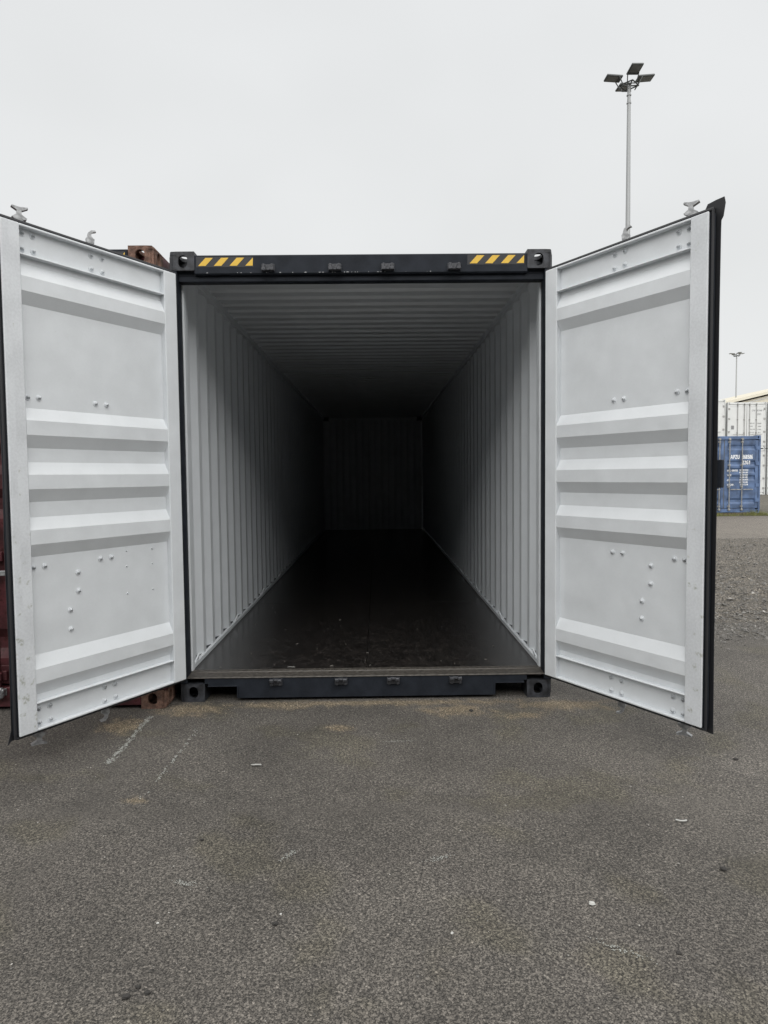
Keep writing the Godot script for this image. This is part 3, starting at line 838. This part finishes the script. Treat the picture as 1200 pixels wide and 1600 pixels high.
func ground() -> void:
	var big := noise(FastNoiseLite.TYPE_SIMPLEX_SMOOTH, 0.9, 3, 4)
	var small := noise(FastNoiseLite.TYPE_SIMPLEX_SMOOTH, 6.0, 4, 4)
	var xs := spaced([[-400.0, 60.0], [-40.0, 6.0], [-6.0, 0.5], [-2.6, 0.04], [2.8, 0.12], [6.0, 0.6], [18.0, 6.0], [60.0, 50.0], [460.0]])
	var zs := spaced([[-460.0, 60.0], [-40.0, 5.0], [-10.0, 0.8], [-2.0, 0.12], [-0.1, 0.035], [4.6, 0.4], [12.0, 8.0], [60.0, 60.0], [300.0]])
	var flat := func(_x, _z): return 0.0
	var sand := func(x: float, z: float) -> float:
		# brown silt that has washed out along the foot of the container and in a few spots
		var s := -2.0
		for q in [[0.56, 0.22, 0.22, 0.10], [-0.15, 0.50, 0.09, 0.05], [1.26, 0.16, 0.28, 0.09], [-1.12, 0.16, 0.22, 0.10], [0.1, 0.07, 1.1, 0.05], [-0.55, 0.10, 0.25, 0.06], [0.95, 0.34, 0.14, 0.05], [-1.04, 1.36, 0.05, 0.03], [3.6, -0.05, 0.5, 0.12], [-1.45, 0.42, 0.12, 0.12]]:
			var d := Vector2((x - q[0]) / q[2], (z - q[1]) / q[3]).length()
			s = maxf(s, 1.25 - d)
		return clampf((s + small.get_noise_2d(x * 1.6, z * 1.6) * 0.9) * 1.2, 0.0, 1.0)
	var tint := func(x: float, z: float) -> Color:
		# worn and dirty patches of many sizes all over the yard
		var k := 0.485 * (1.0 + big.get_noise_2d(x, z) * 0.22 + big.get_noise_2d(x * 0.35 + 7.0, z * 0.35) * 0.18 + small.get_noise_2d(x, z) * 0.10)
		k -= 0.06 * smoothstep(0.16, 0.24, big.get_noise_2d(x * 0.8 - 30.0, z * 0.8 + 11.0) + small.get_noise_2d(x * 2.0, z * 2.0) * 0.25)
		var c := Color(k, k, k)
		var moss := clampf((big.get_noise_2d(x * 1.7 + 40.0, z * 1.7) - 0.20) * 2.0, 0.0, 0.45)
		c = c.lerp(Color(0.98 * k, 0.97 * k, 0.76 * k), moss)
		return c.lerp(Color(0.95, 0.82, 0.60), sand.call(x, z) * 0.72)
	var g := structure(ground_sheet(xs, zs, flat, tint), "ground", M["asphalt"], "dark worn asphalt of the container yard", "asphalt")
	# rough strip of loose planings, then a paler hard lane beyond it
	var lump := noise(FastNoiseLite.TYPE_SIMPLEX_SMOOTH, 1.6, 17, 5)
	var px := spaced([[2.6, 0.07], [12.0, 0.4], [40.0]])
	var pz := spaced([[-11.0, 0.10], [-6.0, 0.06], [-1.6]])
	var hp := func(x: float, z: float) -> float:
		var wob := lump.get_noise_2d(x * 0.5, 3.0) * 1.2 + lump.get_noise_2d(x * 2.0, z * 2.0) * 0.8
		var e := minf(smoothstep(-1.75 + wob * 0.3, -2.9 + wob * 0.3, z), smoothstep(-11.0, -10.0, z)) * smoothstep(2.6, 3.0, x)
		return -0.02 + e * (0.035 + 0.05 * absf(lump.get_noise_2d(x, z * 2.2)) + 0.03 * lump.get_noise_2d(x * 3.0, z * 5.0))
	var tp := func(x: float, z: float) -> Color:
		var k := 0.56 + 0.22 * lump.get_noise_2d(x * 1.3 + 9.0, z * 3.5)
		return Color(k * 1.02, k, k * 0.95)
	structure(ground_sheet(px, pz, hp, tp), "gravel_strip", M["planings"], "rough strip of brown asphalt planings across the yard", "gravel")
	var lx := spaced([[2.6, 0.5], [40.0]])
	var lz := spaced([[-18.0, 0.3], [-10.5]])
	structure(ground_sheet(lx, lz, func(_x, _z): return 0.006, func(x, z): var k = 0.72 + 0.14 * big.get_noise_2d(x * 0.4, z); return Color(k, k * 0.985, k * 0.96)), "lane", M["lane"], "paler hard lane in front of the blue container", "lane")
	structure(ground_sheet(spaced([[12.0, 0.6], [60.0]]), spaced([[-60.0, 1.0], [-18.05]]), func(_x, _z): return 0.010, func(x, z): var k = 0.5 + 0.25 * lump.get_noise_2d(x * 0.5, z); return Color(k, k, k * 0.9)), "far_yard", M["planings"], "grey gravel ground under the far white containers", "gravel")
	# stones on the strip
	var xf := []
	var cols := []
	for i in 34000:
		var z := -1.9 - pow(rng.randf(), 1.3) * 8.8 + absf(rng.randfn(0.0, 0.35))
		var x := rng.randf_range(2.9 if z > -4.0 else 3.6, 5.5 - z * 0.75)
		var y: float = maxf(hp.call(x, z), 0.0)
		var s := rng.randf_range(0.004, 0.013) if rng.randf() < 0.95 else rng.randf_range(0.013, 0.028)
		var b := Basis.from_euler(Vector3(rng.randf_range(-0.6, 0.6), rng.randf() * TAU, rng.randf_range(-0.6, 0.6))).scaled(Vector3.ONE * s)
		xf.append(Transform3D(b, Vector3(x, y + s * 0.15, z)))
		var k := rng.randf_range(0.09, 0.20) if rng.randf() < 0.96 else rng.randf_range(0.22, 0.38)
		cols.append(Color(k * 1.04, k, k * 0.94))
	tag(scatter("planings_stones", rock_mesh(5), xf, cols), "loose stones and crumbs of the rough planings strip", "gravel", "", "stuff")
	# grit and sand near the container
	xf = []; cols = []
	for i in 60000:
		var x := rng.randf_range(-2.0, 3.4)
		var z := rng.randf_range(0.0, 1.5)
		if sand.call(x, z) < rng.randf_range(0.15, 1.2): continue
		var s := rng.randf_range(0.0012, 0.0038)
		xf.append(Transform3D(Basis(Vector3.UP, rng.randf() * TAU).scaled(Vector3.ONE * s), Vector3(x, s * 0.3, z)))
		var k := rng.randf_range(0.16, 0.40)
		cols.append(Color(k * 1.1, k * 0.92, k * 0.66))
	tag(scatter("sand_grit", rock_mesh(9), xf, cols), "brown sand and grit washed along the container's foot", "sand", "", "stuff")
	# loose grit all over the asphalt
	xf = []; cols = []
	for i in 2600:
		var x := rng.randf_range(-2.2, 3.2)
		var z := rng.randf_range(0.1, 3.4)
		var s := rng.randf_range(0.0015, 0.0035) if rng.randf() < 0.93 else rng.randf_range(0.0035, 0.006)
		xf.append(Transform3D(Basis(Vector3.UP, rng.randf() * TAU).scaled(Vector3.ONE * s), Vector3(x, s * 0.35, z)))
		var k := rng.randf_range(0.04, 0.16) if rng.randf() < 0.85 else rng.randf_range(0.2, 0.42)
		cols.append(Color(k * 1.04, k, k * 0.93))
	tag(scatter("loose_grit", rock_mesh(14), xf, cols), "fine loose grit lying over the asphalt", "grit", "", "stuff")
	# pale scuffs where something was dragged
	for q in [[0.31, 1.88, 0.06, 0.4], [0.83, 2.41, 0.09, -0.6], [-0.27, 1.84, 0.05, 0.9], [0.18, 0.72, 0.12, 0.05], [-0.62, 2.02, 0.05, -0.4]]:
		var m := MB.new()
		for i in 70:
			var u: float = rng.randfn(0.0, 0.5) * q[2]
			var p: Vector2 = Vector2(q[0], q[1]) + Vector2(cos(q[3]), -sin(q[3])) * u + Vector2(rng.randfn(0.0, 0.008), rng.randfn(0.0, 0.008))
			var poly := []
			for k in 5: poly.append(Vector3(p.x, 0.0040, p.y) + Vector3(cos(TAU * k / 5.0), 0, sin(TAU * k / 5.0)) * rng.randf_range(0.0008, 0.0030))
			m.fan(poly, Vector3.UP)
		structure(m, "scuff_mark", M["white_print_worn"])
	# worn white painted lines: what is left of the paint between the stones
	var flakes := noise(FastNoiseLite.TYPE_SIMPLEX_SMOOTH, 14.0, 23, 3)
	for q in [[Vector2(-1.322, 0.27), Vector2(-1.326, 0.975), 0.013, 0.12], [Vector2(-0.975, 0.48), Vector2(-1.02, 1.37), 0.013, 0.62]]:
		var m := MB.new()
		var a: Vector2 = q[0]
		var b: Vector2 = q[1]
		var len_ := a.distance_to(b)
		var al := (b - a) / len_
		var ac := al.orthogonal()
		var step := 0.007
		for i in int(len_ / step):
			for j in range(-3, 4):
				var p: Vector2 = a + al * (i * step + rng.randf_range(-0.002, 0.002)) + ac * (j * 0.0065 + sin(i * 0.013) * 0.012 + rng.randf_range(-0.002, 0.002))
				var keep: float = 0.95 - absf(j * 0.0065) / q[2] * 0.55 + flakes.get_noise_2d(p.x * 3.0, p.y) * 1.1 - q[3]
				if rng.randf() > keep: continue
				var poly := []
				for k in 5: poly.append(Vector3(p.x, 0.0040, p.y) + Vector3(cos(TAU * k / 5.0), 0, sin(TAU * k / 5.0)) * rng.randf_range(0.002, 0.0052))
				m.fan(poly, Vector3.UP)
		structure(m, "painted_line", M["white_print_worn"], "worn white painted line on the asphalt" if q[3] < 0.2 else "second, nearly rubbed out painted line", "marking")

func litter() -> void:
	# [x, z, size, kind, label]
	for q in [
		[-0.640, 2.560, 0.013, "stone", "larger of two dark pebbles lying together on the asphalt"],
		[-0.585, 2.545, 0.010, "stone", "smaller pebble beside a larger dark pebble on the asphalt"],
		[-0.62, 2.520, 0.009, "stone", "third dark pebble just behind the pair of pebbles"],
		[-0.265, 2.252, 0.011, "stone", "single round dark pebble with a white speck by it"],
		[1.347, 1.987, 0.014, "stone", "lone jagged black stone in front of the navy-edged door"],
		[0.99, 2.42, 0.009, "stone", "small dark pebble beside a pale scuff on the asphalt"],
		[0.655, 0.250, 0.016, "stone", "dark clod of dirt on the pale sand by the sill"],
		[-0.64, 1.72, 0.009, "stone", "small dark stone between the worn paint lines and pebbles"],
		[1.90, 1.02, 0.012, "stone", "black crumb at the foot of the door with torn seal"],
		[0.803, 2.173, 0.011, "white_chip", "bright white chip of stone on the open asphalt"],
		[-0.254, 2.20, 0.005, "white_chip", "tiny white speck beside the single round pebble"],
		[-0.655, 2.236, 0.005, "white_chip", "tiny white speck on bare asphalt behind the three dark pebbles"],
		[0.31, 2.31, 0.006, "white_chip", "small pale chip between the pebble and the white stone"],
	]:
		var m := put(rock_mesh(int(q[0] * 1000) + 77, 0.75), numbered("pebble" if q[3] == "stone" else "white_chip"), M[q[3]], self)
		m.transform = Transform3D(Basis(Vector3.UP, q[0] * 7.0).scaled(Vector3(q[2], q[2] * 0.95, q[2] * 0.85) * 1.15), Vector3(q[0], q[2] * 0.32, q[1]))
		tag(m, q[4], "stone", "loose stones on the asphalt")
	var p := MB.new()
	p.prism(PackedVector2Array([Vector2(-0.026, 0.004), Vector2(-0.012, 0.012), Vector2(0.008, 0.008), Vector2(0.030, 0.010), Vector2(0.024, -0.004), Vector2(-0.004, -0.008)]), Vector3(0, 0.004, 0), Vector3.RIGHT, Vector3(0, 0.15, 1), Vector3(0, 0.003, 0))
	var o := put(p, "paper_scrap", M["white_chip"], self)
	o.position = Vector3(-0.546, 0.003, 1.011)
	tag(o, "crumpled white paper scrap on the asphalt before the sill", "litter")
	p = MB.new()
	for i in 8:
		var a := 0.5 + i * 0.22
		var b := a + 0.22
		var A := Vector3(-cos(a) * 0.028, 0.012, sin(a) * 0.022)
		var B := Vector3(-cos(b) * 0.028, 0.012, sin(b) * 0.022)
		p.tube(A, B, 0.0035, 0.0035, 6)
	o = put(p, "tape_curl", M["white_chip"], self)
	o.position = Vector3(1.354, -0.005, 1.615)
	tag(o, "thin white curl of tape lying on the asphalt", "litter")
	p = MB.new()
	p.prism(PackedVector2Array([Vector2(-0.030, 0.0), Vector2(-0.006, 0.012), Vector2(0.012, 0.004), Vector2(0.022, 0.010), Vector2(0.016, -0.006), Vector2(-0.008, -0.004)]), Vector3(0, 0.002, 0), Vector3.RIGHT, Vector3(0, 0.3, 1), Vector3(0, 0.003, 0))
	o = put(p, "paper_scrap", M["white_chip"], self)
	o.name = numbered("paper_scrap")
	o.position = Vector3(-0.505, 0.177, -0.16)
	tag(o, "torn white scrap lying on the threshold inside the container", "litter")
	# splinters and crumbs on the plywood floor
	var m := MB.new()
	for i in 45:
		var z := -0.2 - pow(rng.randf(), 1.7) * 4.5
		var x := rng.randf_range(-1.0, 1.0)
		var l := rng.randf_range(0.002, 0.011)
		var a := rng.randf() * TAU
		var d := Vector3(cos(a), 0, sin(a)) * l
		m.tube(Vector3(x, 0.1725, z) - d, Vector3(x, 0.1735, z) + d, 0.0016, 0.001, 5)
	o = put(m, "floor_crumbs", M["crumb"], self)
	tag(o, "pale splinters and crumbs scattered over the dark container floor", "debris", "", "stuff")

func grass_along(x0: float, x1: float, z: float) -> void:
	var m := MB.new()
	for i in 2600:
		var x := rng.randf_range(x0, x1)
		var zz := z + rng.randfn(0.0, 0.12)
		var clump := absf(sin(x * 3.1) * sin(x * 1.3 + 0.4))
		if rng.randf() > 0.35 + clump: continue
		var h := rng.randf_range(0.04, 0.13) + clump * rng.randf_range(0.0, 0.18)
		var a := rng.randf() * TAU
		var side := Vector3(cos(a), 0, sin(a)) * 0.006
		var b := Vector3(x, 0.0, zz)
		var tip := b + Vector3(rng.randf_range(-0.06, 0.06), h, rng.randf_range(-0.06, 0.06))
		m.tri(b - side, b + side, tip, Vector3(0, 0, 1))
	var o := put(m, "rough_grass", M["grass"], self)
	tag(o, "tufts of yellowish grass along the foot of the blue container", "grass", "", "stuff")

func warehouse() -> void:
	var c := thing("warehouse", "far warehouse with pale yellow gable behind the stacked white containers", "building", Vector3(42.6, 0, -80))
	var w := 46.0
	var e := 9.95
	var r := 0.2305 * w / 2.0
	var m := MB.new()
	m.prism(PackedVector2Array([Vector2(0.3, 0), Vector2(w - 0.3, 0), Vector2(w - 0.3, e - 0.4), Vector2(w / 2, e + r - 0.5), Vector2(0.3, e - 0.4)]), Vector3(0, 0, -40), Vector3.RIGHT, Vector3.UP, Vector3(0, 0, 39.6))
	put(m, "wall", M["cream_cladding"], c)
	m = MB.new()
	m.prism(PackedVector2Array([Vector2(-0.3, e - 0.35), Vector2(w / 2, e + r - 0.28), Vector2(w + 0.3, e - 0.35), Vector2(w + 0.3, e), Vector2(w / 2, e + r), Vector2(-0.3, e)]), Vector3(0, 0, -40.3), Vector3.RIGHT, Vector3.UP, Vector3(0, 0, 40.5))
	put(m, "roof", M["cream_cladding"], c)
	m = MB.new()
	for s in 2:
		var a := Vector2(0.0, e - 0.8) if s == 0 else Vector2(w, e - 0.8)
		m.prism(PackedVector2Array([a, Vector2(w / 2, e + r - 0.75), Vector2(w / 2, e + r - 0.65), a + Vector2(0, 0.1)]), Vector3(0, 0, -0.399), Vector3.RIGHT, Vector3.UP, Vector3(0, 0, 0.05))
	put(m, "verge_trim", M["reefer_white"], c)

# unseen shed added behind the camera: it hides the low sky, so that the depth of the container stays black
func added_sky_blocker() -> void:
	var c := thing("low_sky_blocker", "unseen dark shed added behind the camera to block low sky from the open container", "building", Vector3(0, 0, 17.0))
	put(bx(Vector3(-34.0, 0, 0.3), Vector3(34.0, 9.0, 18.0), 0.02), "wall", M["blocker_cladding"], c)
	var m := MB.new()
	m.prism(PackedVector2Array([Vector2(-0.4, 9.002), Vector2(18.5, 9.002), Vector2(18.5, 9.3), Vector2(9.0, 10.6), Vector2(-0.4, 9.3)]), Vector3(-34.4, 0, 0), Vector3(0, 0, 1), Vector3.UP, Vector3(68.8, 0, 0))
	put(m, "roof", M["blocker_cladding"], c)
	for x in [-20.0, 0.0, 20.0]:
		put(bx(Vector3(x - 2.5, 0.02, 0.2), Vector3(x + 2.5, 5.0, 0.297), 0.01), "blocker_door", M["mast_steel"], c)

func _ready() -> void:
	rng.seed = 20
	# ---- camera
	var cam := Camera3D.new()
	cam.fov = 73.475
	cam.near = 0.05; cam.far = 1200.0
	cam.position = Vector3(0.0847, 1.4688, 4.4319)
	cam.rotation_degrees = Vector3(-3.0504, -0.5628, -0.5936)
	add_child(cam)
	cam.current = true
	# ---- overcast sky
	var env := Environment.new()
	env.background_mode = Environment.BG_SKY
	var sky := Sky.new()
	var sm := ProceduralSkyMaterial.new()
	sm.sky_top_color = lin(0.345, 0.351, 0.357)
	sm.sky_horizon_color = lin(0.345, 0.352, 0.351)
	sm.sky_curve = 0.35
	sm.ground_bottom_color = lin(0.10, 0.10, 0.095)
	sm.ground_horizon_color = lin(0.345, 0.352, 0.351)
	sm.ground_curve = 0.02
	sm.sun_angle_max = 0.0
	# faint, broad cloud structure all round
	var cn := noise(FastNoiseLite.TYPE_SIMPLEX_SMOOTH, 1.1, 90, 4)
	var ci := Image.create(512, 256, false, Image.FORMAT_RGBAF)
	for y in 256:
		for x in 512:
			var up := (0.5 - (y + 0.5) / 256.0) * PI
			var ro := (x + 0.5) / 512.0 * TAU
			var k := 0.018 * (0.5 + cn.get_noise_3d(cos(ro) * cos(up) * 2.0, sin(up) * 3.5, sin(ro) * cos(up) * 2.0))
			ci.set_pixel(x, y, Color(k, k, k * 1.05, 1.0))
	sm.sky_cover = ImageTexture.create_from_image(ci)
	sky.sky_material = sm
	env.sky = sky
	env.tonemap_mode = Environment.TONE_MAPPER_LINEAR
	env.tonemap_exposure = 2.25
	env.sdfgi_enabled = true; env.ssao_enabled = true; env.ssil_enabled = true
	var we := WorldEnvironment.new()
	we.environment = env
	add_child(we)
	# ---- the sun behind the cloud, high behind the photographer
	var sun := DirectionalLight3D.new()
	sun.light_energy = 0.5
	sun.light_angular_distance = 90.0
	sun.light_color = Color(1.0, 0.995, 0.985)
	sun.shadow_enabled = true
	sun.rotation_degrees = Vector3(-42, 3, 0)
	add_child(sun)

	make_materials()
	mat("white_print_worn", lin(0.36, 0.37, 0.345), 0.8)
	mat("blocker_cladding", lin(0.085, 0.09, 0.095), 0.7)
	mat("crumb", lin(0.30, 0.28, 0.25), 0.8)
	mat("grass", lin(0.16, 0.17, 0.055), 0.8)

	ground()
	main_container()
	closed_container("closed_container", "maroon container with rusty corner castings standing beside the open one", Vector3(-2.488, 0, 0.12), {h = 2.896, l = 12.192, paint = "maroon_paint", cast = "rust", header = "navy_paint", sill = "maroon_paint", hazard = true, rod = "maroon_paint", cam = "galvanised"})
	closed_container("closed_container", "blue container with white lettering, alone across the lane", Vector3(11.700, 0.085, -18.42), {h = 2.591, l = 6.058, paint = "blue_paint", rod = "grey_rod", text = [
		["APZU", 0.135, 0.215, 1.765, "white_print", 0.66], ["368586", 0.135, 0.615, 1.765, "white_print", 0.56], ["6", 0.135, 1.055, 1.765, "white_print", 0.66], ["22G1", 0.125, 0.615, 1.585, "white_print", 0.66],
		["MAX. GROSS", 0.060, 0.075, 1.375, "white_print", 0.8], ["30.480 KGS", 0.052, 0.52, 1.395, "white_print", 0.8], ["67.200 LBS", 0.052, 0.52, 1.315, "white_print", 0.8], ["TARE", 0.060, 0.075, 1.22, "white_print", 0.9], ["2.220 KGS", 0.052, 0.54, 1.235, "white_print", 0.8], ["4.890 LBS", 0.052, 0.54, 1.155, "white_print", 0.8],
		["NET", 0.060, 0.075, 1.055, "white_print", 0.9], ["28.260 KGS", 0.052, 0.52, 1.075, "white_print", 0.8], ["62.310 LBS", 0.052, 0.52, 0.99, "white_print", 0.8], ["CU. CAP.", 0.060, 0.075, 0.90, "white_print", 0.8], ["33.2 CU.M", 0.052, 0.54, 0.91, "white_print", 0.8]]})
	var reefer := {h = 2.896, l = 6.058, paint = "reefer_white", rod = "grey_rod", hinge = "grey_rod", cast = "reefer_white", ribs = false, plate = 1.20, group = "white containers stacked beyond the lane", text = [
		["CTV", 0.10, 0.30, 2.28, "grey_print", 0.9], ["87160 1", 0.10, 0.64, 2.28, "grey_print", 0.85], ["22R1", 0.10, 0.64, 2.05, "grey_print", 0.85],
		["MAX WT", 0.065, 0.20, 1.52, "grey_print", 0.85], ["30480", 0.075, 0.66, 1.50, "grey_print", 0.9], ["TARE", 0.065, 0.20, 1.33, "grey_print", 0.9], ["3080", 0.075, 0.70, 1.31, "grey_print", 0.9],
		["PAYLOAD", 0.065, 0.20, 1.14, "grey_print", 0.85], ["27400", 0.075, 0.66, 1.12, "grey_print", 0.9], ["CU CAP", 0.065, 0.20, 0.95, "grey_print", 0.85], ["28.3", 0.075, 0.70, 0.93, "grey_print", 0.9]]}
	var spots := [
		[Vector3(23.28, 2.92, -38.5), "white container with grey lettering on top of the stack behind the blue one"],
		[Vector3(23.28, 0.0, -38.5), "white container at the bottom of the stack, lettered one standing on it"],
		[Vector3(20.55, 3.06, -38.2), "upper white container beside the lettered one, a little higher and nearer"],
		[Vector3(20.55, 0.14, -38.2), "lower white container under the higher neighbour of the lettered stack"],
		[Vector3(25.90, 2.92, -38.6), "upper white container on the farther side of the lettered one"],
		[Vector3(25.90, 0.0, -38.6), "lower white container on the farther side of the lettered stack"]]
	for i in spots.size():
		var o := reefer.duplicate()
		if i > 0: o.erase("plate"); o.erase("text")
		closed_container("white_container", spots[i][1], spots[i][0], o)
	put_sleepers()
	light_mast(Vector3(11.15, 0, -26.0), "tall grey floodlight mast rising behind the open door with torn seal", 18.15)
	light_mast(Vector3(52.15, 0, -95.0), "distant floodlight mast rising behind the white stacked containers", 18.15)
	warehouse()
	added_sky_blocker()
	grass_along(9.8, 14.6, -18.28)
	litter()

func put_sleepers() -> void:
	for q in [[Vector3(11.721, 0, -18.52), "timber sleeper under the door end of the blue container", 0.083], [Vector3(11.721, 0, -24.30), "timber sleeper under the far end of the blue container", 0.083], [Vector3(20.55, 0, -38.4), "timber sleeper under the nearer end of the higher white stack", 0.138], [Vector3(20.55, 0, -44.0), "timber sleeper under the far end of the higher white stack", 0.138]]:
		var o := put(bx(Vector3(-1.30, 0.0, -0.11), Vector3(1.30, q[2], 0.09), 0.01), numbered("timber_sleeper"), M["timber"], self)
		o.position = q[0]
		tag(o, q[1], "sleeper", "sleepers under the far containers")
